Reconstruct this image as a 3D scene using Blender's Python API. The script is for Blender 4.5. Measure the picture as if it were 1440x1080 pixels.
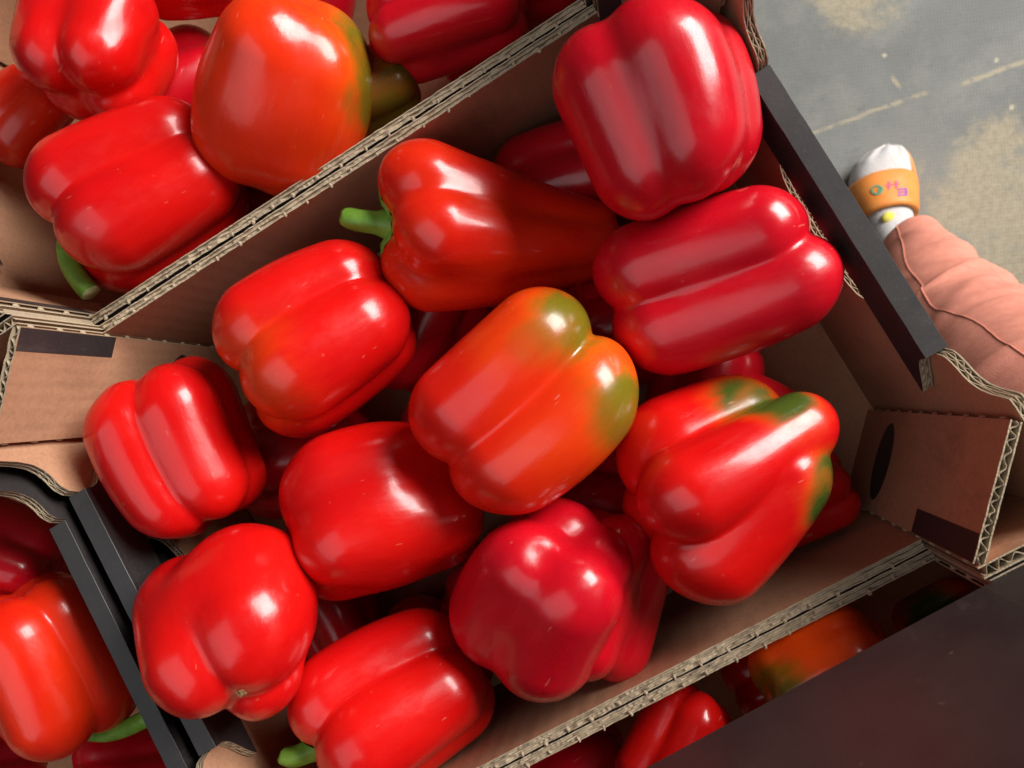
import bpy, bmesh, math, random
import numpy as np
from mathutils import Vector, Matrix, Quaternion

for o in list(bpy.data.objects):
    bpy.data.objects.remove(o)
sc = bpy.context.scene
col = sc.collection
CM = 0.01

# ------------------------------------------------------------------ camera
cam_d = bpy.data.cameras.new('camera')
cam = bpy.data.objects.new('camera', cam_d); col.objects.link(cam)
cam_d.sensor_width = 36.0; cam_d.lens = 1093.5 / 1440 * 36
cam_d.clip_start = .01; cam_d.clip_end = 60
CR = Matrix(((0.8549, 0.50189, 0.13139), (-0.49379, 0.86484, -0.09068), (-0.15914, 0.01264, 0.98718)))
cam.matrix_world = Matrix.Translation(Vector((7.609, -2.491, 50.757)) * CM) @ CR.to_4x4()
cam_d.dof.use_dof = True; cam_d.dof.focus_distance = .375; cam_d.dof.aperture_fstop = 14
sc.camera = cam

# ------------------------------------------------------------------ light
w = bpy.data.worlds.new('World'); sc.world = w; w.use_nodes = True
w.node_tree.nodes['Background'].inputs[0].default_value = (.86, .93, 1.0, 1)
w.node_tree.nodes['Background'].inputs[1].default_value = .028

def area_lamp(name, loc, target, sx, sy, power, color, shape='RECTANGLE'):
    d = bpy.data.lights.new(name, 'AREA'); d.shape = shape; d.size = sx; d.size_y = sy
    d.energy = power; d.color = color
    o = bpy.data.objects.new(name, d); col.objects.link(o)
    o.location = loc
    o.rotation_euler = (Vector(target) - Vector(loc)).to_track_quat('-Z', 'Y').to_euler()
    return o
area_lamp('window_light', (2.3, .45, 1.30), (.02, 0, .1), 1.5, 1.25, 128, (1, .97, .93))
area_lamp('overhead_fill_light', (-1.0, -.22, 2.5), (0, 0, .1), 2.6, 2.3, 21, (.94, .97, 1))  # unseen broad fill lamp overhead, placed for the pale sheens on the peppers
sc.view_settings.view_transform = 'Standard'; sc.view_settings.look = 'None'
sc.view_settings.exposure = 0.12; sc.view_settings.gamma = 1
sc.view_settings.use_curve_mapping = False

# ------------------------------------------------------------------ node helpers
class NT:
    def __init__(s, name):
        s.m = bpy.data.materials.new(name); s.m.use_nodes = True
        s.t = s.m.node_tree; s.b = s.t.nodes['Principled BSDF']
        s.obj = s.n('ShaderNodeTexCoord').outputs['Object']
    def n(s, t, **k):
        x = s.t.nodes.new(t)
        for a, b in k.items(): setattr(x, a, b)
        return x
    def l(s, a, b): s.t.links.new(a, b)
    def put(s, sock, v):
        if hasattr(v, 'is_output'): s.l(v, sock)
        else: sock.default_value = v
    def math(s, op, a, b=0.0, clamp=False):
        x = s.n('ShaderNodeMath', operation=op, use_clamp=clamp); s.put(x.inputs[0], a); s.put(x.inputs[1], b); return x.outputs[0]
    def ramp(s, v, a, b, c=0.0, d=1.0):
        x = s.n('ShaderNodeMapRange', interpolation_type='SMOOTHSTEP'); s.put(x.inputs[0], v)
        for i, q in enumerate((a, b, c, d)): x.inputs[i + 1].default_value = q
        return x.outputs[0]
    def mapping(s, scale=(1, 1, 1), loc=(0, 0, 0), rot=(0, 0, 0), vec=None):
        x = s.n('ShaderNodeMapping'); s.l(vec or s.obj, x.inputs[0])
        x.inputs['Scale'].default_value = scale; x.inputs['Location'].default_value = loc; x.inputs['Rotation'].default_value = rot
        return x.outputs[0]
    def noise(s, scale, detail=3, rough=.5, vec=None, dist=0):
        x = s.n('ShaderNodeTexNoise'); s.l(vec or s.obj, x.inputs['Vector'])
        x.inputs['Scale'].default_value = scale; x.inputs['Detail'].default_value = detail
        x.inputs['Roughness'].default_value = rough; x.inputs['Distortion'].default_value = dist
        return x.outputs['Fac']
    def mix(s, fac, a, b, mode='MIX'):
        x = s.n('ShaderNodeMix', data_type='RGBA', blend_type=mode)
        s.put(x.inputs[0], fac)
        for i, v in ((6, a), (7, b)):
            s.put(x.inputs[i], v if hasattr(v, 'is_output') else (*v, 1))
        return x.outputs[2]
    def bump(s, h, strength, dist):
        x = s.n('ShaderNodeBump'); x.inputs['Strength'].default_value = strength; x.inputs['Distance'].default_value = dist
        s.l(h, x.inputs['Height']); s.l(x.outputs[0], s.b.inputs['Normal'])
    def dist(s, p):
        x = s.n('ShaderNodeVectorMath', operation='DISTANCE'); s.l(s.obj, x.inputs[0]); x.inputs[1].default_value = p
        return x.outputs['Value']
    def fin(s, color=None, rough=.5, spec=.5):
        if color is not None: s.put(s.b.inputs['Base Color'], color if hasattr(color, 'is_output') else (*color, 1))
        s.put(s.b.inputs['Roughness'], rough); s.b.inputs['Specular IOR Level'].default_value = spec
        return s.m

def mat_cardboard(name, c1, c2, rib=True, rough=.8, spec=.2):
    t = NT(name)
    n = t.noise(9, 4, .6); f = t.noise(420, 2, .7)
    fib = t.noise(60, 3, .6, t.mapping((1, 1, .12)))
    c = t.mix(t.ramp(n, .3, .7), c1, c2)
    c = t.mix(t.math('MULTIPLY', t.ramp(f, .35, .75), .35), c, tuple(x * .62 for x in c1))
    c = t.mix(t.math('MULTIPLY', t.ramp(fib, .5, .75), .25), c, tuple(x * 1.25 for x in c2))
    st = t.noise(26, 5, .7, t.mapping((1, 1, .5), (4, 1, 2)))
    c = t.mix(t.math('MULTIPLY', t.ramp(st, .55, .72), .40), c, tuple(x * .60 for x in c1))
    c = t.mix(t.math('MULTIPLY', t.ramp(t.noise(48, 4, .75, t.mapping((.3, 1, 1), (9, 3, 5))), .63, .72), .30), c, tuple(x * 1.35 for x in c2))
    h = t.math('ADD', t.math('MULTIPLY', f, .4), t.math('MULTIPLY', n, .6))
    if rib:
        wv = t.n('ShaderNodeTexWave', bands_direction='DIAGONAL'); t.l(t.mapping((1, 1, 0)), wv.inputs[0]); wv.inputs['Scale'].default_value = 62
        wv.inputs['Distortion'].default_value = .6
        h = t.math('ADD', h, t.math('MULTIPLY', wv.outputs['Fac'], .30))
    t.bump(h, .28, .0008)
    return t.fin(c, rough, spec)
M = {}
M['kraft'] = mat_cardboard('brown_kraft_liner', (.43, .22, .125), (.50, .27, .158))
M['core'] = mat_cardboard('raw_paper_core', (.40, .31, .21), (.52, .415, .285), rib=False)
def mat_black():
    t = NT('black_printed_liner')
    n = t.noise(14, 4, .6); f = t.noise(500, 2, .8); sp = t.noise(150, 1, .5)
    c = t.mix(t.ramp(n, .3, .7), (.024, .0205, .0205), (.038, .032, .0315))
    c = t.mix(t.math('MULTIPLY', t.ramp(f, .5, .8), .5), c, (.060, .052, .050))
    big = t.noise(6, 5, .65)
    c = t.mix(t.math('MULTIPLY', t.ramp(big, .42, .68), .55), c, (.062, .046, .042))
    c = t.mix(t.math('MULTIPLY', t.ramp(t.noise(38, 5, .75, t.mapping((1, 1, .35))), .60, .72), .35), c, (.10, .088, .08))
    c = t.mix(t.ramp(sp, .80, .84), c, (.12, .10, .09))
    t.bump(t.math('ADD', f, n), .15, .0004)
    return t.fin(c, t.ramp(n, .2, .8, .42, .55), .5)
M['black'] = mat_black()
def mat_plain(name, c1, c2, scale=60, rough=.6, spec=.3, bump=.2):
    t = NT(name); n = t.noise(scale, 3, .6)
    t.bump(t.noise(scale * 6, 2, .6), bump, .0006)
    return t.fin(t.mix(t.ramp(n, .3, .7), c1, c2), rough, spec)
M['stem'] = mat_plain('green_stem', (.13, .28, .025), (.20, .40, .05), 120, .45, .4)
M['stem_cut'] = mat_plain('cut_stem_end', (.36, .44, .17), (.50, .55, .28), 300, .7)
M['scar'] = mat_plain('dry_scar', (.16, .09, .04), (.28, .17, .08), 400, .9)
M['sock'] = mat_plain('white_knit', (.58, .55, .54), (.68, .65, .64), 300, .95, .1, .5)
M['yellow'] = mat_plain('yellow_knit', (.78, .68, .10), (.8, .72, .15), 300, .95, .1)
M['sandal'] = mat_plain('orange_rubber', (.78, .25, .045), (.86, .31, .07), 50, .5, .35)
M['trouser'] = mat_plain('salmon_cotton', (.68, .25, .18), (.76, .295, .215), 120, .92, .12, .35)
M['skin'] = mat_plain('skin', (.55, .33, .24), (.6, .37, .27), 80)
M['wood'] = mat_plain('table_wood', (.20, .13, .08), (.28, .19, .12), 20)
M['lg'] = mat_plain('green_print', (.05, .35, .22), (.06, .38, .25))
M['lp'] = mat_plain('pink_print', (.75, .12, .22), (.75, .15, .25))
M['lv'] = mat_plain('violet_print', (.28, .08, .42), (.3, .1, .45))

def mat_floor():
    t = NT('worn_grey_mat_floor')
    n = t.noise(3.2, 5, .6); n2 = t.noise(14, 4, .65); f = t.noise(120, 3, .7)
    c = t.mix(t.ramp(n, .35, .65), (.155, .160, .152), (.215, .220, .205))
    c = t.mix(t.math('MULTIPLY', t.ramp(n2, .45, .7), .45), c, (.26, .255, .225))
    c = t.mix(t.math('MULTIPLY', t.ramp(f, .5, .8), .3), c, (.10, .105, .10))
    # woven ribs
    wv = t.n('ShaderNodeTexWave', bands_direction='X'); t.l(t.mapping((1, 1, 1), rot=(0, 0, .45)), wv.inputs[0])
    wv.inputs['Scale'].default_value = 80; wv.inputs['Distortion'].default_value = 1.0; wv.inputs['Detail'].default_value = 2
    wv2 = t.n('ShaderNodeTexWave', bands_direction='Y'); t.l(t.mapping((1, 1, 1), rot=(0, 0, .45)), wv2.inputs[0])
    wv2.inputs['Scale'].default_value = 62; wv2.inputs['Distortion'].default_value = 1.6
    wf = t.math('MULTIPLY', wv.outputs['Fac'], wv2.outputs['Fac'])
    c = t.mix(t.math('MULTIPLY', wf, .07), c, (.33, .335, .32))
    # sandy worn patches
    edge = t.noise(22, 6, .72)
    m = None
    for (x, y, r) in ((.585, -.045, .105), (.60, -.005, .06), (.565, -.135, .085), (.64, .03, .04), (.60, .295, .055), (.56, .30, .035), (.66, -.10, .12), (.62, -.19, .09)):
        d = t.math('DIVIDE', t.dist((x, y, 0)), r)
        v = t.math('SUBTRACT', t.math('SUBTRACT', 1.12, d), t.math('MULTIPLY', t.math('SUBTRACT', edge, .5), 3.0))
        v = t.ramp(v, -.1, .75)
        m = v if m is None else t.math('MAXIMUM', m, v)
    c = t.mix(t.math('MULTIPLY', m, .62), c, t.mix(t.ramp(f, .3, .7), (.34, .275, .165), (.46, .39, .26)))
    # scraped lines, each a segment on the floor
    sep = t.n('ShaderNodeSeparateXYZ'); t.l(t.obj, sep.inputs[0])
    wob = t.math('MULTIPLY', t.math('SUBTRACT', n2, .5), .012)
    for (x0, y0, x1, y1, wd) in ((.43, .166, .605, .129, .0030), (.635, .118, .90, .06, .0036), (.572, .176, .575, .148, .0032), (.5, .35, .60, .30, .005)):
        L = math.hypot(x1 - x0, y1 - y0); ux, uy = (x1 - x0) / L, (y1 - y0) / L
        a = t.math('ADD', t.math('MULTIPLY', t.math('SUBTRACT', sep.outputs[0], x0), ux), t.math('MULTIPLY', t.math('SUBTRACT', sep.outputs[1], y0), uy))
        d = t.math('ADD', t.math('ADD', t.math('MULTIPLY', t.math('SUBTRACT', sep.outputs[0], x0), -uy), t.math('MULTIPLY', t.math('SUBTRACT', sep.outputs[1], y0), ux)), wob)
        k = t.ramp(t.math('ABSOLUTE', d), wd * .4, wd * 1.3, 1, 0)
        k = t.math('MULTIPLY', k, t.math('MULTIPLY', t.ramp(a, 0, .01), t.ramp(a, L - .01, L, 1, 0)))
        k = t.math('MULTIPLY', k, t.ramp(t.noise(70, 3, .6), .35, .55))
        c = t.mix(t.math('MULTIPLY', k, .55), c, (.47, .39, .25))
    # specks and dark scuffs
    vo = t.n('ShaderNodeTexVoronoi'); t.l(t.obj, vo.inputs['Vector']); vo.inputs['Scale'].default_value = 17; vo.inputs['Randomness'].default_value = 1
    c = t.mix(t.math('MULTIPLY', t.ramp(t.math('ADD', vo.outputs['Distance'], t.math('MULTIPLY', f, .12)), .10, .14, 1, 0), .7), c, (.55, .50, .36))
    c = t.mix(t.math('MULTIPLY', t.ramp(t.noise(9, 4, .7, t.mapping((1, 2.2, 1), loc=(3, 1, 0), rot=(0, 0, .6))), .60, .74), .55), c, (.10, .10, .095))
    t.bump(t.math('ADD', t.math('MULTIPLY', wf, .5), t.math('ADD', f, t.noise(420, 2, .7))), .4, .001)
    return t.fin(c, .7, .3)
M['floor'] = mat_floor()

# ------------------------------------------------------------------ object helpers
def mesh_obj(name, verts, faces, mats, fm=None, parent=None, smooth=False, me=None):
    if me is None:
        me = bpy.data.meshes.new(name)
        me.from_pydata([tuple(v) for v in verts], [], [tuple(f) for f in faces]); me.update()
        for m in mats: me.materials.append(m)
        if fm is not None: me.polygons.foreach_set('material_index', np.array(fm, np.int32))
        if smooth: me.polygons.foreach_set('use_smooth', np.ones(len(me.polygons), bool))
    o = bpy.data.objects.new(name, me); col.objects.link(o)
    if parent is not None: o.parent = parent
    return o
def tag(o, label=None, cat=None, group=None, kind=None):
    for k, v in (('label', label), ('category', cat), ('group', group), ('kind', kind)):
        if v: o[k] = v
    return o
def empty(name, loc=(0, 0, 0), rz=0):
    o = bpy.data.objects.new(name, None); col.objects.link(o); o.location = loc; o.rotation_euler = (0, 0, rz)
    o.empty_display_size = .05
    return o
def copy_tree(o, parent=None):
    c = o.copy(); col.objects.link(c)
    if parent is not None: c.parent = parent
    for ch in list(o.children): copy_tree(ch, c)
    return c

class Geo:
    def __init__(s): s.v = []; s.f = []; s.m = []
    def face(s, pts, mi):
        b = len(s.v); s.v += [tuple(p) for p in pts]; s.f.append(tuple(range(b, b + len(pts)))); s.m.append(mi)
    def strip(s, P, N, e, lo, hi, a, b, ma, mb, mc):
        """a slab that follows the path P between offsets a<b along N, from lo to hi along e"""
        n = len(P); base = len(s.v)
        for i in range(n):
            for off, h in ((a[i], lo[i]), (b[i], lo[i]), (b[i], hi[i]), (a[i], hi[i])):
                s.v.append(tuple((P[i] + N[i] * off + e * h) * CM))
        for i in range(n - 1):
            q = base + 4 * i; r = q + 4
            for (x, y, mi) in ((0, 1, mc), (1, 2, mb), (2, 3, mc), (3, 0, ma)):
                s.f.append((q + x, q + y, r + y, r + x)); s.m.append(mi)
        s.f.append((base, base + 3, base + 2, base + 1)); s.m.append(mc)
        q = base + 4 * (n - 1); s.f.append((q, q + 1, q + 2, q + 3)); s.m.append(mc)
    def box(s, x0, x1, y0, y1, z0, z1, mi=0):
        b = len(s.v)
        s.v += [(x * CM, y * CM, z * CM) for z in (z0, z1) for y in (y0, y1) for x in (x0, x1)]
        for f in ((0, 2, 3, 1), (4, 5, 7, 6), (0, 1, 5, 4), (1, 3, 7, 5), (3, 2, 6, 7), (2, 0, 4, 6)):
            s.f.append(tuple(b + i for i in f)); s.m.append(mi)
    def obj(s, name, mats, parent=None, smooth=False):
        return mesh_obj(name, s.v, s.f, mats, s.m, parent, smooth)

def resample(path, ds):
    P = [np.array(p, float) for p in path]; out = []; tan = []
    for a, b in zip(P[:-1], P[1:]):
        L = np.linalg.norm(b - a); n = max(1, int(math.ceil(L / ds)))
        for i in range(n): out.append(a + (b - a) * i / n); tan.append((b - a) / L)
    out.append(P[-1]); tan.append(tan[-1])
    T = [tan[0]] + [(tan[i - 1] + tan[i]) / np.linalg.norm(tan[i - 1] + tan[i]) for i in range(1, len(tan))]
    s = np.concatenate([[0], np.cumsum([np.linalg.norm(out[i + 1] - out[i]) for i in range(len(out) - 1)])])
    return np.array(out), np.array(T), s

def board(g, path, e, lo, hi, t=.5, side=1, period=.62, front=0, back=1, core=2, rows=2, rng=None):
    """corrugated board: liners with waved fluting between them. path in cm; the front face lies on the side of +N"""
    e = np.array(e, float)
    P, T, s = resample(path, period / 8)
    N = np.cross(T, e) * side; N /= np.linalg.norm(N, axis=1)[:, None]
    n = len(P); S = s / s[-1]
    jit = np.convolve((rng or np.random.RandomState(3)).normal(size=n + 4), np.ones(5) / 5, 'valid')[:n] * .03
    H = np.array([hi(p, q) for p, q in zip(P, S)]) + jit; Lo = np.array([lo(p, q) for p, q in zip(P, S)])
    one = np.ones(n)
    tl = .055
    g.strip(P, N, e, Lo, H, one * (t / 2 - tl), one * t / 2, core, front, core)
    g.strip(P, N, e, Lo, H, -one * t / 2, -one * (t / 2 - tl), back, core, core)
    hh = (t - 2 * tl)
    if rows == 2:
        g.strip(P, N, e, Lo, H - .02, -one * .02, one * .02, core, core, core)
    for r in range(rows):
        c = (-hh / 2 + hh / rows * (r + .5)); amp = hh / rows / 2 - .02
        wv = c + amp * np.sin(2 * math.pi * s / period * (1 if r == 0 else 1.35) + r + 1.2 * np.sin(s * 1.7 + r)) * (.8 + .2 * np.sin(s * 3.1))
        g.strip(P, N, e, Lo, H - .03 + jit, wv - .015, wv + .015, core, core, core)

# ------------------------------------------------------------------ the setting
fl = mesh_obj('floor', [(-3, -3, 0), (4, -3, 0), (4, 4, 0), (-3, 4, 0)], [(0, 1, 2, 3)], [M['floor']])
fl.location = (0, 0, -.58); tag(fl, kind='structure')

tb = empty('display_table', (0, 0, -.58)); tag(tb, 'low plain wooden table that carries the open pepper crates', 'table')
g = Geo(); g.box(-62, 18.5, -46, 46, 54.5, 57.9); g.obj('tabletop', [M['wood']], tb)
for x in (-58, 12):
    for y in (-40, 40):
        g = Geo(); g.box(x, x + 5, y - 2.5, y + 2.5, 0, 54.48); g.obj('leg', [M['wood']], tb)

# ------------------------------------------------------------------ crates
LX, LY, WT, RIM, TOP, PA = 20.0, 15.0, 13.0, 14.9, 18.9, 4.72
def smooth(x, a, b):
    x = min(1, max(0, (x - a) / (b - a))); return x * x * (3 - 2 * x)
SHY = [0, 7.32, 7.36, 7.5, 7.8, 8.3, 8.8, 9.15, 9.38, 9.5, 9.6, 9.9]
SHZ = [RIM - .55, RIM - .55, 14.75, 15.3, 15.65, 15.9, 16.25, 16.75, 17.5, 18.3, TOP - .05, TOP]
def shoulder(y):
    return float(np.interp(abs(y), SHY, SHZ))

def tab_mesh():
    g = Geo(); bm = bmesh.new()
    bmesh.ops.create_icosphere(bm, subdivisions=1, radius=1)
    v = [x.co.copy() for x in bm.verts]; f = [[q.index for q in p.verts] for p in bm.faces]; bm.free()
    rn = random.Random(2)
    return [(a.x * .0016 * rn.uniform(.8, 1.2), a.y * .0011, a.z * .0011 * rn.uniform(.8, 1.2)) for a in v], f
TABV, TABF = tab_mesh()
tab_me = None
def tab(parent, loc, rot=(0, 0, 0), scale=(1, 1, 1)):
    global tab_me
    o = mesh_obj('perforation_tab', TABV, TABF, [M['core']], parent=parent, me=tab_me)
    tab_me = o.data
    o.location = [x * CM for x in loc]; o.rotation_euler = rot; o.scale = scale
    return o

def make_crate():
    root = empty('cardboard_crate')
    KB = [M['black'], M['kraft'], M['core']]
    rng = np.random.RandomState(5); rr = random.Random(8)
    g = Geo(); g.box(-19.4, 19.4, -14.4, 14.4, .02, .5, 1); g.obj('base_panel', KB, root)
    for sy in (1, -1):                                  # long walls, cut along a row of perforations
        g = Geo()
        xs = np.linspace(-LX + PA, LX - PA, 220); n = len(xs)
        P = np.array([(x, sy * 14.75, 0) for x in xs]); N = np.array([(0, sy, 0)] * n, float); e = np.array([0, 0, 1.0])
        one = np.ones(n)
        def lay(a, b, ma, mb, dz, j):
            jj = np.convolve(rng.normal(size=n + 2), np.ones(3) / 3, 'valid') * j * 1.6
            w_ = np.convolve(rng.normal(size=n + 8), np.ones(9) / 9, 'valid') * (.035 if abs(a) < .15 else .0)
            g.strip(P, N, e, one * .02, WT + dz + jj, a + w_, b + w_ + np.abs(jj) * (.3 if abs(a) < .15 else 0), ma, mb, 2)
        lay(.185, .245, 2, 0, 0, .025); lay(-.245, -.185, 1, 2, 0, .02); lay(-.03, .02, 2, 2, -.01, .03)
        lay(.02, .185, 2, 2, -.10, .05); lay(-.185, -.03, 2, 2, -.13, .05)
        wl = g.obj('long_wall', KB, root)
        x = -LX + PA + .8
        while x < LX - PA - .4:
            tab(wl, (x, (14.75 if sy > 0 else -14.75) - rr.uniform(.06, .25), WT - .04), (0, 0, rr.uniform(-.3, .3) + 1.57), (rr.uniform(.7, 1.25), rr.uniform(.6, 1.3), 1.0))
            x += 1.42 * rr.uniform(.88, 1.12)
    for sx in (1, -1):                                  # end walls: low folded rim, shoulders rising to the posts
        g = Geo()
        X = sx * 19.75
        e = (0, 0, 1)
        def pth(y0, y1, k=40): return [(X, y0 + (y1 - y0) * i / k, 0) for i in range(k + 1)]
        hole = lambda y: math.sqrt(max(0, 1 - (abs(y) / 4.1) ** 4))
        for (y0, y1, lo, hi) in ((-14.95, -4.1, lambda p, q: .02, lambda p, q: shoulder(p[1])),
                                 (-4.1, 4.1, lambda p, q: .02, lambda p, q: 11.0 - 2.0 * hole(p[1])),
                                 (-4.1, 4.1, lambda p, q: 11.05 + 1.9 * hole(p[1]), lambda p, q: RIM - .55),
                                 (4.1, 14.95, lambda p, q: .02, lambda p, q: shoulder(p[1]))):
            board(g, pth(y0, y1), e, lo, hi, side=sx, rng=rng)
        ew = g.obj('end_wall', KB, root)
        # rim folded inwards, black side out
        g = Geo()
        lean = .08
        pr = [(sx * 19.75, 0, RIM - .55), (sx * 19.75, 0, RIM - .36), (sx * 19.70, 0, RIM - .30), (sx * 19.29, 0, RIM - .30), (sx * 19.24, 0, RIM - .36)]
        pr += [(sx * (19.22 - lean * q), 0, RIM - .38 - 2.2 * q) for q in np.linspace(.0, 1, 12)]
        gr = Geo()
        prof = [(18.985, RIM - .34), (18.985, RIM - .03), (19.0, RIM - .012), (20.01, RIM), (20.03, RIM - .02), (20.03, RIM - .6), (19.9, RIM - .6), (19.9, RIM - .34)]
        ys = np.linspace(-7.3, 7.3, 30); base = 0
        jr = np.random.RandomState(7 + sx)
        for y in ys:
            dx, dz = jr.normal() * .004, jr.normal() * .004
            gr.v += [((sx * (x + dx)) * CM, y * CM, (z + dz) * CM) for (x, z) in prof]
        m_ = len(prof)
        for i in range(len(ys) - 1):
            for k in range(m_): gr.f.append((i * m_ + k, i * m_ + (k + 1) % m_, (i + 1) * m_ + (k + 1) % m_, (i + 1) * m_ + k)); gr.m.append(0)
        gr.f += [tuple(range(m_ - 1, -1, -1)), tuple(range(m_ * (len(ys) - 1), m_ * len(ys)))]; gr.m += [0, 0]
        gr.obj('rim_top', [M['black']], ew)
        zt = lambda p: smooth(RIM - .5 - p[2], .0, 2.4)
        board(g, pr, (0, 1, 0), lambda p, q: -7.3 - (1.7 * zt(p) if q > .3 else 0), lambda p, q: 7.3 + (1.7 * zt(p) if q > .3 else 0), t=.5, side=-sx, rng=rng, period=.5)
        g.obj('rim_fold', KB, ew)
    for sx in (1, -1):
        for sy in (1, -1):                              # hollow three sided corner posts
            g = Geo()
            path = [(sx * 19.28, sy * (LY - PA + .12), 0), (sx * (LX - PA + .1), sy * 14.44, 0), (sx * (LX - PA + .012), sy * 14.742, 0), (sx * 19.45, sy * 14.742, 0)]
            # front = the side seen from inside the crate on the diagonal, outside on the long face
            lo = lambda p, q: .02; hi = lambda p, q: TOP
            gd = Geo()
            board(gd, path[:2], (0, 0, 1), lo, hi, t=.42, side=sx * sy * 1, front=1, back=1, rng=rng, period=.55, rows=1)
            post = gd.obj('corner_post', KB, root)
            gf = Geo()
            board(gf, path[2:], (0, 0, 1), lo, hi, t=.488, side=-sx * sy, front=0, back=1, rng=rng, period=.55, rows=1)
            gf.obj('post_flap', KB, post)
            # black print on the diagonal face: a stripe by the fold and an oval
            A = np.array(path[0]); B = np.array(path[1]); d = (B - A) / np.linalg.norm(B - A)
            nrm = np.array([-sx, -sy, 0.]) ; nrm -= d * (nrm @ d); nrm /= np.linalg.norm(nrm)
            Lp = np.linalg.norm(B - A); off = nrm * .225
            def pt(s, z): return (A + d * s + off) * CM + np.array([0, 0, z * CM])
            g = Geo(); g.face([pt(Lp - 1.15, 12.2), pt(Lp - .02, 12.2), pt(Lp - .02, TOP - .03), pt(Lp - 1.15, TOP - .03)], 0)
            g.obj('printed_stripe', [M['black']], post)
            g = Geo(); g.face([pt(Lp * .5 + 2.15 * math.cos(a), 5.6 + 1.25 * math.sin(a)) for a in np.linspace(0, 2 * math.pi, 40, endpoint=False)], 0)
            g.obj('printed_oval', [M['black']], post)
            for z in np.arange(2.2, TOP - .3, 1.75):
                tab(post, tuple(B + np.array([-sx * .05, -sy * .02, z + rr.uniform(-.15, .15)])), (0, 1.57, 0), (1.5, 1.3, 1))
                tab(post, tuple(A + np.array([-sx * .02, -sy * .12, z + rr.uniform(-.15, .15)])), (0, 1.57, 0), (1.9, .45, .8))
    return root

crate = make_crate()
tag(crate, 'open brown cardboard crate with black outside, full of red peppers, between the others', 'crate', 'open cardboard crates of peppers')
for (x, y, z, rz, lab) in ((-.25, 30.14, 0, -.004, 'open crate across the double long wall, holding the wrinkled pepper'),
                           (-40.85, -.75, 0, -.006, 'open crate behind the black folded rim, holding the orange red grooved pepper'),
                           (.15, -30.08, 0, 0, 'open crate half covered by the black crate stacked on it'),
                           (.35, -30.62, 18.93, .03, 'black crate stacked on top of another crate of peppers, plain dark long side showing')):
    c = copy_tree(crate); c.location = (x * CM, y * CM, z * CM); c.rotation_euler = (0, 0, rz); c['label'] = lab

# ------------------------------------------------------------------ peppers
def sphere_grid(N):
    """cube sphere: unit directions and quads"""
    a = np.tan(np.linspace(-1, 1, N + 1) * math.pi / 4)
    V = []; F = []; key = {}
    for ax in range(3):
        for sg in (-1, 1):
            idx = np.zeros((N + 1, N + 1), int)
            for i in range(N + 1):
                for j in range(N + 1):
                    p = [0, 0, 0]; p[ax] = sg; p[(ax + 1) % 3] = a[i] * sg; p[(ax + 2) % 3] = a[j]
                    k = (round(p[0], 5), round(p[1], 5), round(p[2], 5))
                    if k not in key:
                        key[k] = len(V); V.append(p)
                    idx[i, j] = key[k]
            for i in range(N):
                for j in range(N):
                    F.append((idx[i, j], idx[i + 1, j], idx[i + 1, j + 1], idx[i, j + 1]))
    V = np.array(V, float)
    V /= np.linalg.norm(V, axis=1)[:, None]
    return V, F

def sd_roundcone(p, a, b, r1, r2):
    ba = b - a; l2 = ba @ ba; rr = r1 - r2
    a2 = max(l2 - rr * rr, 1e-4); il2 = 1.0 / l2
    pa = p - a; y = pa @ ba; z = y - l2
    q = pa * l2 - y[:, None] * ba
    x2 = (q * q).sum(1); y2 = y * y * l2; z2 = z * z * l2
    k = np.sign(rr) * rr * rr * x2
    c1 = np.sign(z) * a2 * z2 > k
    c2 = np.sign(y) * a2 * y2 < k
    d = (np.sqrt(x2 * a2 * il2) + y * rr) * il2 - r1
    d = np.where(c1, np.sqrt(x2 + z2) * il2 - r2, np.where(c2, np.sqrt(x2 + y2) * il2 - r1, d))
    return d

def smin(a, b, k):
    h = np.maximum(k - np.abs(a - b), 0) / k
    return np.minimum(a, b) - h * h * h * k / 6.0

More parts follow.
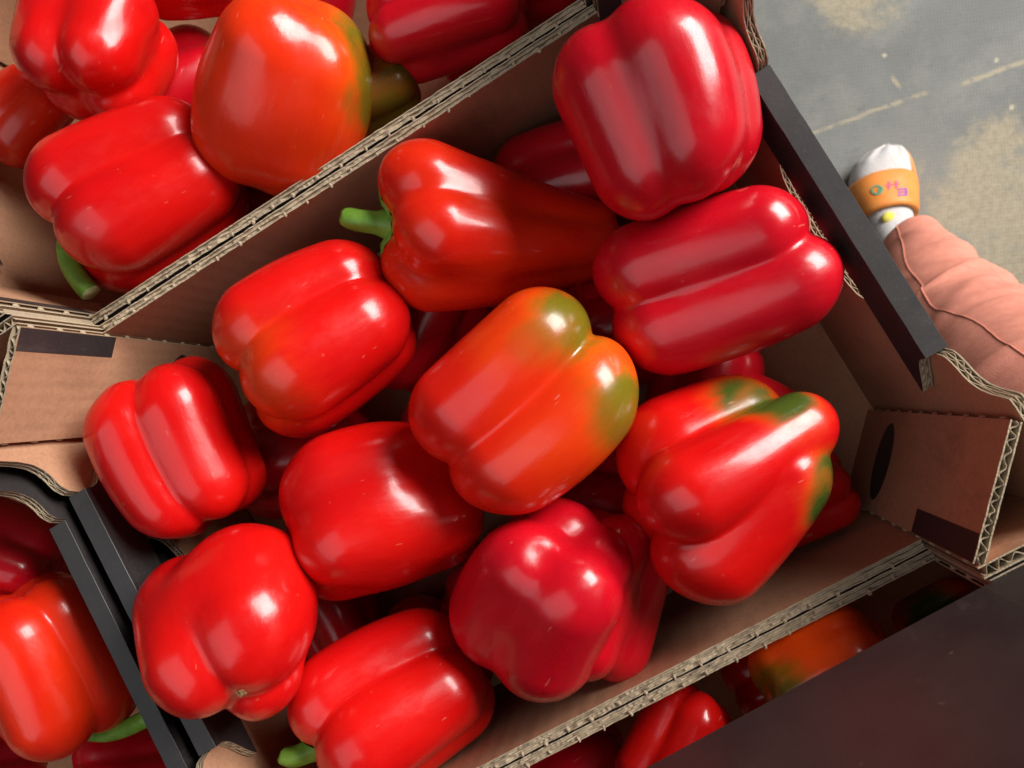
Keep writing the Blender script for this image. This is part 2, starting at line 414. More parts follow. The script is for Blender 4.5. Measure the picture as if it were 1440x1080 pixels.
def pepper_shape(sp, dirs):
    """surface of a bell pepper: lobes (round cones) round a core; unit = half the width; axis z runs from stem to tip"""
    rnd = np.random.RandomState(sp.get('seed', 1))
    asp = sp.get('asp', 1.1); n = sp.get('n', 4); k = sp.get('k', .12)
    tap = sp.get('tap', .92); o = sp.get('o', .455); lr = sp.get('lr', .545)
    lob = sp.get('lob')
    if lob is None:
        lob = []
        for i in range(n):
            lob.append(dict(p=360.0 * i / n + rnd.uniform(-9, 9)))
    prim = []
    for i, L in enumerate(lob):
        ph = math.radians(L['p'] + sp.get('roll', 0))
        r = lr * L.get('r', rnd.uniform(.9, 1.08)); of = o * L.get('o', 1)
        zs = -(asp - r) * L.get('s', rnd.uniform(.9, 1.06)); zt = (asp - r * tap) * L.get('t', rnd.uniform(.88, 1.08))
        ot = of * tap * L.get('ot', 1); rt = r * tap * L.get('rt', 1)
        tw = math.radians(L.get('tw', sp.get('tw', 0)))
        A = np.array([of * math.cos(ph - tw / 2), of * math.sin(ph - tw / 2), zs])
        B = np.array([ot * math.cos(ph + tw / 2), ot * math.sin(ph + tw / 2), zt])
        prim.append((A, B, r, rt))
    cr = sp.get('core', .74); cz = max(asp - cr - sp.get('cs', .24), .03)
    core = (np.array([0, 0, -cz]), np.array([0, 0, cz * sp.get('ctz', .9)]), cr, cr * (tap * .97 if tap > .7 else tap * 1.02))
    N = len(dirs)
    t = np.full(N, asp + .75)
    bar = sp.get('bar', .10)
    bx, by = rnd.uniform(-.09, .09, 2)
    def f(p):
        d = None
        gz = np.clip(1 - bar * (p[:, 2] / asp) ** 2, .5, 1)
        zz = p[:, 2] ** 2 - .35
        p = np.stack([(p[:, 0] - bx * zz) / gz, (p[:, 1] - by * zz) / gz, p[:, 2]], 1)
        for q in prim:
            e = sd_roundcone(p, *q)
            d = e if d is None else smin(d, e, k)
        d = smin(d, sd_roundcone(p, *core), sp.get('kc', .18))
        for (dx, dy, dz, dr, dd) in sp.get('dents', []):
            s = np.linalg.norm(p - np.array([dx, dy, dz]), axis=1)
            d = d + dd * np.exp(-(s / dr) ** 2)
        return d
    for it in range(40):
        t = np.maximum(t - .74 * f(dirs * t[:, None]), .05)
    P = dirs * t[:, None]
    # slow unevenness of the skin
    w = np.zeros(N)
    for j in range(7):
        kv = rnd.normal(size=3) * np.array([1, 1, .6]) * (1.6 + j * .55)
        w += np.sin(P @ kv + rnd.uniform(0, 6.28)) / (1 + j * .5)
    P = P * (1 + sp.get('wob', .010) * w)[:, None]
    if sp.get('wrk'):
        w = np.zeros(N)
        for j in range(6):
            kv = rnd.normal(size=3) * 6
            w += np.sin(P @ kv + 2 * np.sin(P @ rnd.normal(size=3) * 3) + rnd.uniform(0, 6.28))
        P = P * (1 + sp['wrk'] * w)[:, None]
    return P
LAB = {
'A': 'large boxy crimson pepper lying against the black end wall with the hand hole',
'B': 'big crimson four lobed pepper heaped in the corner beside the black end wall',
'C': 'tapered orange red pepper with a long curved green stem pointing at the wall',
'D': 'bright red pepper beside the long wall, paler orange at its lower end',
'E': 'orange pepper with two olive green lobe tips in the middle of the crate',
'F': 'smooth bright red pepper without deep grooves between other red ones',
'G': 'red pepper with deep grooves leaning on the brown corner post with the black stripe',
'H': 'red pepper showing its dry blossom scar, beside the black end wall',
'I': 'bright red pepper with a short pale cut stem, close to the lower long wall',
'J': 'dark crimson pepper standing on end with a creased dimple near its top',
'K': 'heart shaped red pepper with green patches and a deep notch, near the oval print',
'm1': 'small dark crimson pepper peeping out behind the heart shaped pepper by the base',
'm2': 'red pepper tucked under the heart shaped pepper next to the oval print',
'm3': 'shaded crimson pepper deep below the green stem of the tapered pepper',
'm4': 'shaded crimson pepper in the gap behind the tapered pepper by the long wall',
'm5': 'shaded crimson pepper in the gap below the grooved pepper at the corner post',
'm6': 'shaded crimson pepper in the gap above the pepper with the pale cut stem',
'm7': 'crimson pepper half hidden under the dark crimson dimpled pepper, against the wall',
'm8': 'shaded crimson pepper under the gap between the boxy and the olive tipped pepper',
'm9': 'shaded crimson pepper in the gap between the heart shaped and olive tipped peppers',
'U1': 'glossy red pepper with its green stem hanging down beside the double long wall',
'U2': 'large orange red pepper with a green flank in the crate across the wall',
'U3': 'wrinkled red pepper with several lobes heaped above the glossy stemmed one',
'U4': 'crimson pepper against the long wall beyond the large orange red one',
'U5': 'orange tinted pepper sunk behind the wrinkled pepper by the brown crate wall',
'U6': 'dark green and orange pepper squeezed beneath the large orange red one',
'U8': 'red pepper whose edge shows between the wrinkled and the large orange pepper',
'U9': 'shaded red pepper behind the glossy stemmed one at the double wall',
'U10': 'dark crimson pepper at the far end of the double wall behind the crimson one',
'U11': 'shaded crimson pepper under the large orange red pepper at the double wall',
'V1': 'orange red grooved pepper beside the black rim in the neighbouring crate',
'V2': 'dark red pepper under the curved black shoulder of the neighbouring crate',
'V3': 'dark crimson pepper low beside the orange red grooved one',
'V4': 'shaded red pepper with green calyx below the black rim of the neighbouring crate',
'W1': 'red pepper half covered by the stacked black crate',
'W2': 'orange pepper with an olive flank under the edge of the stacked black crate',
'W3': 'red pepper between the orange one and the perforated wall in the covered crate',
'W4': 'shaded dark red pepper deepest along the perforated wall of the covered crate',
'W5': 'dark greenish pepper in the shade of the covered crate corner',
 'n1': 'dark pepper in the bottom layer below the olive tipped and smooth red peppers',
'n2': 'dark pepper in the bottom layer beside the pepper with the dry blossom scar',
'n3': 'dark pepper in the bottom layer below the boxy crimson and heart shaped peppers',
'n4': 'dark pepper in the bottom layer below the tip of the tapered pepper',
'n5': 'dark pepper in the bottom layer below the smooth red and dimpled crimson peppers',
'n6': 'dark pepper in the bottom layer below the notch of the heart shaped pepper',
 'x1': 'dark pepper in the bottom layer behind the glossy stemmed and wrinkled peppers',
'x2': 'dark pepper in the bottom layer behind the large orange red pepper',
'x3': 'dark pepper in the bottom layer beneath the orange red grooved pepper',
'x4': 'dark pepper in the bottom layer beneath the crimson one at the double wall',
'x5': 'dark pepper in the bottom layer beneath the big four lobed crimson one',
}
PEPPERS = [
    {'key': 'A', 'asp': 1.17, 'roll': 45, 'col': 'crimson', 'seed': 3, 'lob': [{'p': 4, 'r': 1.04, 't': 1.06}, {'p': 88, 'r': 1.0}, {'p': 180}, {'p': -86, 'r': 0.99, 't': 0.8, 's': 1.03}], 'core': 0.72, 'k': 0.09, 'ctz': 0.6, 'o': 0.47, 'lr': 0.53, 'crate': 'm', 'loc': [13.747, 0.62, 11.6], 'q': [0.0486, 0.6221, -0.1105, 0.7736], 'size': 4.578},
    {'key': 'B', 'asp': 0.93, 'roll': 0, 'col': 'crimson', 'seed': 4, 'lob': [{'p': 44, 'r': 1.0}, {'p': -28, 'r': 1.04, 't': 1.05}, {'p': -104, 'r': 0.98, 't': 0.95}, {'p': 140}], 'o': 0.44, 'lr': 0.55, 'k': 0.14, 'core': 0.78, 'crate': 'm', 'loc': [14.67, 8.125, 14.9], 'q': [0.4809, 0.4379, -0.5997, 0.4662], 'size': 4.724},
    {'key': 'C', 'asp': 1.34, 'tap': 0.5, 'roll': 0, 'col': 'redorange', 'seed': 5, 'lob': [{'p': -66, 'r': 1.0, 's': 1.05}, {'p': 4, 'r': 0.95, 's': 0.85}, {'p': 78, 'r': 0.95, 's': 0.9}, {'p': 180}], 'o': 0.46, 'lr': 0.5, 'core': 0.74, 'k': 0.16, 'crate': 'm', 'loc': [5.573, 8.422, 10.0], 'q': [0.107, 0.7712, -0.3164, 0.5419], 'size': 4.916, 'stem': [-0.131, -0.02, -1.626]},
    {'key': 'D', 'asp': 0.98, 'roll': 0, 'col': 'red', 'seed': 6, 'lob': [{'p': -62, 'r': 0.98, 't': 1.1}, {'p': 18, 'r': 1.1}, {'p': 98, 'r': 0.9, 's': 1.05}, {'p': 190}], 'core': 0.7, 'k': 0.08, 'ctz': 0.5, 'o': 0.48, 'lr': 0.52, 'crate': 'm', 'loc': [-5.378, 8.55, 11.6], 'q': [0.1155, -0.7992, 0.0772, -0.5848], 'size': 4.841, 'patch': [[0.601, 0.059, -0.899, 0.644, 'orange', 0.5]]},
    {'key': 'E', 'asp': 0.98, 'roll': 0, 'col': 'orange', 'seed': 7, 'tap': 0.97, 'lob': [{'p': -44, 'r': 1.0, 't': 1.06, 'o': 1.05, 'ot': 1.08}, {'p': 42, 'r': 1.02, 't': 1.1, 'o': 1.05, 'ot': 1.1}, {'p': 122, 'r': 0.95, 't': 0.85}, {'p': 225, 't': 0.85}], 'k': 0.07, 'core': 0.67, 'ctz': 0.1, 'lr': 0.52, 'crate': 'm', 'loc': [2.646, -0.096, 12.4], 'q': [0.1021, -0.7208, -0.0439, -0.6841], 'size': 5.175, 'patch': [[0.658, -0.291, 0.858, 0.409, 'olive', 1], [0.857, -0.355, 0.423, 0.218, 'olive', 0.45], [0.69, 0.606, 0.69, 0.406, 'olive', 1], [0.753, -0.578, -0.578, 0.931, 'red', 0.9], [0.542, 0.251, -0.939, 0.896, 'red', 0.8], [0.887, 0.238, -0.058, 0.543, 'redorange', 0.5]]},
    {'key': 'F', 'asp': 1.1, 'roll': 20, 'col': 'red', 'seed': 8, 'n': 4, 'k': 0.4, 'core': 0.87, 'kc': 0.4, 'crate': 'm', 'loc': [-6.954, -1.195, 11.2], 'q': [0.1139, 0.8309, -0.1045, 0.5346], 'size': 4.559},
    {'key': 'G', 'asp': 1.04, 'roll': 0, 'col': 'red', 'seed': 9, 'lob': [{'p': 52, 'r': 0.98}, {'p': -24, 'r': 1.05, 's': 0.95}, {'p': -102, 'r': 1.02, 's': 1.1, 'o': 1.1}, {'p': 140}], 'o': 0.45, 'lr': 0.54, 'k': 0.08, 'core': 0.7, 'crate': 'm', 'loc': [-15.159, 6.997, 12.4], 'q': [0.6139, 0.616, -0.3885, 0.3045], 'size': 4.253},
    {'key': 'H', 'asp': 0.96, 'roll': 0, 'col': 'red', 'seed': 10, 'lob': [{'p': -34, 'r': 1.26, 'o': 0.72}, {'p': 94, 'r': 1.06, 'o': 0.98}, {'p': -150, 'r': 0.86}], 'o': 0.43, 'lr': 0.55, 'k': 0.07, 'core': 0.84, 'ctz': 0.45, 'kc': 0.14, 'crate': 'm', 'loc': [-14.984, -2.409, 15.0], 'q': [0.8103, 0.3654, -0.098, 0.4476], 'size': 4.651, 'scar': 1},
    {'key': 'I', 'asp': 1.04, 'roll': 0, 'col': 'red', 'seed': 11, 'lob': [{'p': -58, 'r': 0.95, 's': 1.1}, {'p': 28, 'r': 1.08}, {'p': 110, 'r': 1}, {'p': 205}], 'core': 0.72, 'k': 0.09, 'ctz': 0.7, 'o': 0.47, 'lr': 0.53, 'crate': 'm', 'loc': [-11.45, -10.09, 11.0], 'q': [0.0529, 0.8427, 0.0674, 0.5315], 'size': 4.515, 'stem': [-0.091, -0.105, -1.317]},
    {'key': 'J', 'asp': 1.0, 'roll': 0, 'col': 'crimson', 'seed': 12, 'lob': [{'p': -52, 'r': 1.05}, {'p': 38, 'r': 1.15}, {'p': 125, 'r': 0.9}, {'p': 205, 'r': 0.9}], 'o': 0.42, 'lr': 0.56, 'k': 0.18, 'core': 0.82, 'dents': [(0.42, -0.3, 0.8, 0.2, 0.07), (0.6, 0.1, 0.62, 0.14, 0.05)], 'crate': 'm', 'loc': [-1.282, -8.742, 12.2], 'q': [0.2304, -0.4843, -0.1447, -0.8315], 'size': 4.489},
    {'key': 'K', 'asp': 1.0, 'roll': 0, 'col': 'red', 'seed': 13, 'tap': 0.9, 'lob': [{'p': -80, 'r': 1.12, 'o': 1.05, 't': 0.85, 's': 0.8}, {'p': -4, 'r': 0.88, 'o': 1.34, 't': 1.34, 's': 1.1, 'ot': 1.05, 'rt': 0.9}, {'p': 52, 'r': 1.0, 's': 1.22, 'o': 1.25, 't': 0.75, 'tw': -50}, {'p': 110, 'r': 0.95, 's': 0.9, 't': 0.7}, {'p': 185}], 'k': 0.06, 'core': 0.68, 'crate': 'm', 'loc': [9.112, -8.14, 11.6], 'q': [0.0514, 0.796, 0.0513, 0.6009], 'size': 4.796, 'patch': [[0.552, -0.629, 0.42, 0.333, 'green', 1], [0.737, -0.364, 0.647, 0.351, 'green', 1], [0.723, 0.483, 0.634, 0.25, 'green', 1], [0.659, 0.659, 0.44, 0.25, 'green', 1]]},
    {'key': 'm1', 'asp': 1.1, 'col': 'crimson', 'seed': 21, 'crate': 'm', 'loc': [12.131, -7.438, 6.0], 'q': [0.4178, 0.439, -0.2647, 0.7501], 'size': 3.144},
    {'key': 'm2', 'asp': 1.05, 'col': 'red', 'seed': 22, 'crate': 'm', 'loc': [12.314, -11.563, 6.2], 'q': [0.1178, 0.6593, 0.0179, 0.7424], 'size': 2.728},
    {'key': 'm3', 'asp': 1.1, 'col': 'crimson', 'seed': 23, 'crate': 'm', 'loc': [-1.416, 7.878, 4.6], 'q': [0.2786, -0.6632, -0.0647, -0.6916], 'size': 3.963},
    {'key': 'm4', 'asp': 1.1, 'col': 'crimson', 'seed': 24, 'crate': 'm', 'loc': [10.066, 10.526, 5.0], 'q': [0.0126, -0.624, 0.1721, -0.7621], 'size': 3.531},
    {'key': 'm5', 'asp': 1.1, 'col': 'crimson', 'seed': 25, 'crate': 'm', 'loc': [-12.11, 4.665, 4.5], 'q': [0.1083, 0.778, -0.138, 0.6033], 'size': 3.996},
    {'key': 'm6', 'asp': 1.1, 'col': 'crimson', 'seed': 26, 'crate': 'm', 'loc': [-11.503, -10.479, 4.6], 'q': [0.4779, 0.6438, -0.1845, 0.5685], 'size': 3.533},
    {'key': 'm7', 'asp': 1.15, 'col': 'crimson', 'seed': 27, 'crate': 'm', 'loc': [0.987, -10.289, 10.6], 'q': [0.2334, -0.6792, -0.2739, -0.6397], 'size': 3.558},
    {'key': 'm8', 'asp': 1.1, 'col': 'crimson', 'seed': 28, 'crate': 'm', 'loc': [9.498, 1.334, 4.6], 'q': [0.0363, 0.6916, -0.0972, 0.7148], 'size': 3.644},
    {'key': 'm9', 'asp': 1.1, 'col': 'crimson', 'seed': 29, 'crate': 'm', 'loc': [1.739, -6.313, 5.5], 'q': [0.2479, 0.709, -0.1647, 0.6394], 'size': 3.82, 'stem': [-0.186, 0.224, -1.238]},
    {'key': 'U1', 'asp': 1.02, 'roll': 0, 'col': 'red', 'seed': 31, 'lob': [{'p': -66, 'r': 1.0, 't': 0.95}, {'p': 12, 'r': 1.1, 't': 1.05}, {'p': 92, 'r': 0.95, 's': 1.1}, {'p': 190}], 'k': 0.08, 'core': 0.7, 'ctz': 0.5, 'o': 0.48, 'lr': 0.52, 'crate': 'u', 'loc': [-9.868, 20.369, 11.8], 'q': [0.1664, -0.7767, 0.1846, -0.5788], 'size': 4.811, 'stem': [0.391, 0.627, -1.078]},
    {'key': 'U2', 'asp': 1.0, 'roll': 40, 'col': 'orange', 'seed': 32, 'n': 4, 'k': 0.3, 'core': 0.86, 'o': 0.41, 'lr': 0.57, 'kc': 0.35, 'crate': 'u', 'loc': [-0.437, 20.469, 12.2], 'q': [0.4353, -0.4978, 0.0413, -0.749], 'size': 4.912, 'patch': [[0.638, -0.486, 0.728, 0.737, 'redorange', 0.8], [0.843, -0.416, -0.168, 0.987, 'redorange', 0.9], [0.804, -0.106, 0.464, 0.616, 'redorange', 0.6], [0.046, 0.695, 0.695, 0.48, 'olive', 1], [0.279, 0.822, 0.405, 0.392, 'olive', 0.9]]},
    {'key': 'U3', 'asp': 0.86, 'roll': 0, 'col': 'red', 'seed': 33, 'wrk': 0.004, 'n': 4, 'o': 0.47, 'lr': 0.5, 'k': 0.14, 'core': 0.74, 'crate': 'u', 'loc': [-8.429, 28.808, 12.0], 'q': [0.8215, 0.4394, -0.3553, 0.0765], 'size': 4.211},
    {'key': 'U4', 'asp': 1.3, 'roll': 10, 'col': 'crimson', 'seed': 34, 'crate': 'u', 'loc': [9.069, 19.863, 10.8], 'q': [0.0579, -0.6304, 0.2804, -0.7216], 'size': 3.139},
    {'key': 'U5', 'asp': 1.1, 'roll': 30, 'col': 'redorange', 'seed': 35, 'crate': 'u', 'loc': [-16.178, 30.97, 8.6], 'q': [0.3347, -0.7134, 0.1613, -0.5942], 'size': 2.678},
    {'key': 'U6', 'asp': 1.1, 'col': 'orange', 'seed': 36, 'crate': 'u', 'loc': [3.362, 19.648, 9.2], 'q': [0.1081, -0.7302, 0.2265, -0.6354], 'size': 2.533, 'patch': [[0.815, 0.338, 0.626, 0.911, 'green', 1], [0.412, 0.714, 0.142, 0.782, 'olive', 1]]},
    {'key': 'U8', 'asp': 1.2, 'col': 'red', 'seed': 38, 'crate': 'u', 'loc': [-2.519, 32.295, 8.5], 'q': [0.0574, -0.7666, 0.3685, -0.5227], 'size': 2.752},
    {'key': 'U9', 'asp': 1.0, 'col': 'crimson', 'seed': 39, 'crate': 'u', 'loc': [-9.458, 22.735, 6.0], 'q': [0.0264, 0.8105, -0.3037, 0.5001], 'size': 3.833},
    {'key': 'U10', 'asp': 1.0, 'col': 'crimson', 'seed': 40, 'crate': 'u', 'loc': [14.666, 21.815, 6.5], 'q': [0.0106, 0.6563, -0.3738, 0.6553], 'size': 3.092},
    {'key': 'U11', 'asp': 1.0, 'col': 'crimson', 'seed': 41, 'crate': 'u', 'loc': [-2.907, 21.321, 5.0], 'q': [0.0301, 0.7739, -0.3136, 0.5494], 'size': 3.559},
    {'key': 'V1', 'asp': 1.12, 'roll': 0, 'col': 'redorange', 'seed': 51, 'lob': [{'p': -30, 'r': 1.04}, {'p': 52, 'r': 1.0, 't': 0.95}, {'p': 140}, {'p': 230}], 'k': 0.08, 'core': 0.7, 'crate': 'l', 'loc': [-28.149, 0.666, 11.4], 'q': [0.6813, -0.597, -0.1847, -0.3813], 'size': 4.287, 'stem': [0.904, 0.742, -1.001]},
    {'key': 'V2', 'asp': 1.1, 'roll': 20, 'col': 'crimson', 'seed': 52, 'crate': 'l', 'loc': [-29.021, 8.138, 10.6], 'q': [0.3565, 0.815, -0.2144, 0.4034], 'size': 3.114},
    {'key': 'V3', 'asp': 1.1, 'roll': 20, 'col': 'crimson', 'seed': 53, 'crate': 'l', 'loc': [-39.191, -3.209, 7.6], 'q': [0.2146, 0.8732, -0.0572, 0.4337], 'size': 3.046},
    {'key': 'V4', 'asp': 1.1, 'roll': 20, 'col': 'crimson', 'seed': 54, 'crate': 'l', 'loc': [-30.926, -7.317, 6.5], 'q': [0.2187, 0.8445, -0.0349, 0.4876], 'size': 3.122},
    {'key': 'W1', 'asp': 1.15, 'roll': 20, 'col': 'red', 'seed': 61, 'crate': 'd', 'loc': [0.29, -19.029, 10.4], 'q': [0.1195, -0.7058, -0.3062, -0.6276], 'size': 2.671},
    {'key': 'W2', 'asp': 1.1, 'roll': 20, 'k': 0.3, 'core': 0.84, 'col': 'orange', 'seed': 62, 'crate': 'd', 'loc': [8.635, -18.116, 11.6], 'q': [0.0887, 0.6274, 0.1723, 0.7542], 'size': 2.831, 'patch': [[0.831, -0.054, -0.831, 0.636, 'olive', 1], [0.934, 0.186, -0.717, 0.454, 'green', 0.7]]},
    {'key': 'W3', 'asp': 1.1, 'roll': 20, 'col': 'red', 'seed': 63, 'crate': 'd', 'loc': [6.698, -19.78, 6.0], 'q': [0.0866, 0.6445, 0.1658, 0.7414], 'size': 2.576},
    {'key': 'W4', 'asp': 1.1, 'roll': 20, 'col': 'crimson', 'seed': 64, 'crate': 'd', 'loc': [-6.289, -19.192, 6.0], 'q': [0.0889, 0.7394, 0.1453, 0.6514], 'size': 2.952},
    {'key': 'W5', 'asp': 1.1, 'roll': 20, 'col': 'crimson', 'seed': 65, 'crate': 'd', 'loc': [15.578, -21.249, 5.5], 'q': [0.0922, 0.5718, 0.1796, 0.7952], 'size': 2.066, 'patch': [[0.7, -0.29, 0.092, 1.089, 'green', 1]]},
    {'key': 'n1', 'asp': 1.1, 'col': 'crimson', 'seed': 71, 'crate': 'm', 'loc': [-2.503, 0.311, 4.4], 'q': [0.022, -0.7784, 0.0201, -0.6271], 'size': 3.697},
    {'key': 'n2', 'asp': 1.1, 'col': 'crimson', 'seed': 72, 'crate': 'm', 'loc': [-15.626, -4.399, 4.4], 'q': [0.6136, 0.5894, -0.3637, 0.3793], 'size': 3.145},
    {'key': 'n3', 'asp': 1.1, 'col': 'crimson', 'seed': 73, 'crate': 'm', 'loc': [10.906, -4.585, 4.4], 'q': [0.2737, -0.6242, -0.3238, -0.6562], 'size': 3.324},
    {'key': 'n4', 'asp': 1.1, 'col': 'crimson', 'seed': 74, 'crate': 'm', 'loc': [6.133, 5.017, 4.4], 'q': [0.3683, 0.6165, -0.4478, 0.5327], 'size': 3.103},
    {'key': 'n5', 'asp': 1.1, 'col': 'crimson', 'seed': 75, 'crate': 'm', 'loc': [-5.72, -9.278, 4.4], 'q': [0.3751, 0.7044, -0.2032, 0.5673], 'size': 3.178},
    {'key': 'n6', 'asp': 1.1, 'col': 'crimson', 'seed': 76, 'crate': 'm', 'loc': [6.416, -9.532, 4.6], 'q': [0.1672, 0.6963, -0.0588, 0.6955], 'size': 2.969},
    {'key': 'x1', 'asp': 1.1, 'col': 'crimson', 'seed': 81, 'crate': 'u', 'loc': [-7.877, 28.975, 5.0], 'q': [0.2204, -0.7653, 0.1914, -0.5736], 'size': 3.534},
    {'key': 'x2', 'asp': 1.1, 'col': 'crimson', 'seed': 82, 'crate': 'u', 'loc': [2.634, 29.865, 5.0], 'q': [0.4475, -0.5865, -0.0245, -0.6747], 'size': 3.279},
    {'key': 'x3', 'asp': 1.1, 'col': 'crimson', 'seed': 83, 'crate': 'l', 'loc': [-30.791, 4.353, 5.2], 'q': [0.1788, -0.8878, -0.021, -0.4236], 'size': 3.091},
    {'key': 'x4', 'asp': 1.1, 'col': 'crimson', 'seed': 84, 'crate': 'u', 'loc': [10.304, 20.705, 5.0], 'q': [0.2691, -0.6335, 0.0489, -0.7238], 'size': 2.793},
    {'key': 'x5', 'asp': 1.1, 'col': 'crimson', 'seed': 85, 'crate': 'm', 'loc': [15.198, 8.243, 4.6], 'q': [0.1756, -0.6246, -0.0346, -0.7602], 'size': 3.021},
]
PC = {'red': ((.66, .006, .004), (.56, .0035, .0045)), 'crimson': ((.58, .0045, .013), (.47, .0032, .012)),
      'redorange': ((.76, .026, .004), (.66, .009, .004)), 'orange': ((.82, .088, .004), (.78, .045, .004)),
      'olive': (.17, .135, .008), 'green': (.055, .085, .010)}
def pepper_mat(sp, size):
    t = NT('pepper_skin_' + sp['key'])
    a, b = PC[sp['col']]
    sd = sp.get('seed', 1) * 1.7
    slow = t.noise(22, 3, .5, t.mapping((1, 1, .55), (sd, sd, 0)))
    streak = t.noise(95, 4, .6, t.mapping((1, 1, .22), (sd, 0, sd)))
    c = t.mix(t.ramp(t.math('ADD', t.math('MULTIPLY', slow, .7), t.math('MULTIPLY', streak, .3)), .36, .66), a, b)
    warp = t.noise(42, 3, .55, t.mapping((1, 1, .5), (0, sd, 0)))
    for (x, y, z, r, pc, am) in sp.get('patch', []):
        u = size * CM
        d = t.math('DIVIDE', t.dist((x * u, y * u, z * u)), r * u)
        d = t.math('ADD', t.math('ADD', d, t.math('MULTIPLY', t.math('SUBTRACT', warp, .5), 1.2)), t.math('MULTIPLY', t.math('SUBTRACT', streak, .5), .7))
        pcol = PC[pc] if pc in ('olive', 'green') else PC[pc][0]
        lo, hi = (.5, 1.25) if pc in ('olive', 'green') else (.2, 1.6)
        if pc in ('olive', 'green'):                     # ripening halo
            c = t.mix(t.math('MULTIPLY', t.ramp(d, .8, 1.6, 1, 0), .38 * am), c, (.80, .10, .004))
        c = t.mix(t.math('MULTIPLY', t.ramp(d, lo, hi, 1, 0), am), c, pcol)
    # pale freckles and fine scratches
    vo = t.n('ShaderNodeTexVoronoi'); t.l(t.mapping((1, 1, 1), (sd, 1, 2)), vo.inputs['Vector']); vo.inputs['Scale'].default_value = 130
    sel = t.ramp(t.noise(70, 1, .5, t.mapping((1, 1, 1), (5, sd, 0))), .62, .68)
    c = t.mix(t.math('MULTIPLY', t.math('MULTIPLY', t.ramp(vo.outputs['Distance'], .05, .13, 1, 0), sel), .14), c, (.75, .30, .16))
    scr = t.ramp(t.noise(75, 2, .5, t.mapping((1, 5, 1), (sd, sd, sd), (.4, .3, .8))), .735, .76)
    c = t.mix(t.math('MULTIPLY', scr, .22), c, (.8, .35, .25))
    h = t.math('ADD', t.math('MULTIPLY', t.noise(26, 3, .5, t.mapping((1, 1, .5), (sd, 2, 0))), 1.0), t.math('MULTIPLY', streak, .16))
    pores = t.noise(520, 2, .6); smear = t.noise(55, 5, .7, t.mapping((1, 1, .6), (2, sd, 1)))
    h = t.math('ADD', h, t.math('ADD', t.math('MULTIPLY', pores, .018), t.math('MULTIPLY', t.ramp(t.noise(75, 3, .6, t.mapping((1, 1, .4), (sd, 7, 3))), .55, .75), .05)))
    t.bump(h, .65, .0020)
    m = t.fin(c, t.ramp(smear, .35, .7, .22, .37), .5)
    t.b.inputs['IOR'].default_value = 1.45
    t.b.inputs['Coat Weight'].default_value = .25
    t.b.inputs['Coat Roughness'].default_value = .13
    t.b.inputs['Subsurface Weight'].default_value = .12
    t.b.inputs['Subsurface Radius'].default_value = (.006, .001, .0006)
    t.b.inputs['Subsurface Scale'].default_value = .5
    return m

def tube(pts, rad, seg=14, cap=True):
    V = []; F = []; P = [Vector(p) for p in pts]; n = len(P)
    T = [(P[min(i + 1, n - 1)] - P[max(i - 1, 0)]).normalized() for i in range(n)]
    u = T[0].orthogonal().normalized()
    for i in range(n):
        u = (u - T[i] * u.dot(T[i])).normalized(); v = T[i].cross(u)
        for j in range(seg):
            a = 2 * math.pi * j / seg
            r = rad[i] * (1 + .07 * math.sin(5 * a + i * .3))
            V.append(P[i] + (u * math.cos(a) + v * math.sin(a)) * r)
    for i in range(n - 1):
        for j in range(seg):
            F.append((i * seg + j, i * seg + (j + 1) % seg, (i + 1) * seg + (j + 1) % seg, (i + 1) * seg + j))
    return V, F, [tuple(range((n - 1) * seg, n * seg)), tuple(range(seg - 1, -1, -1))]

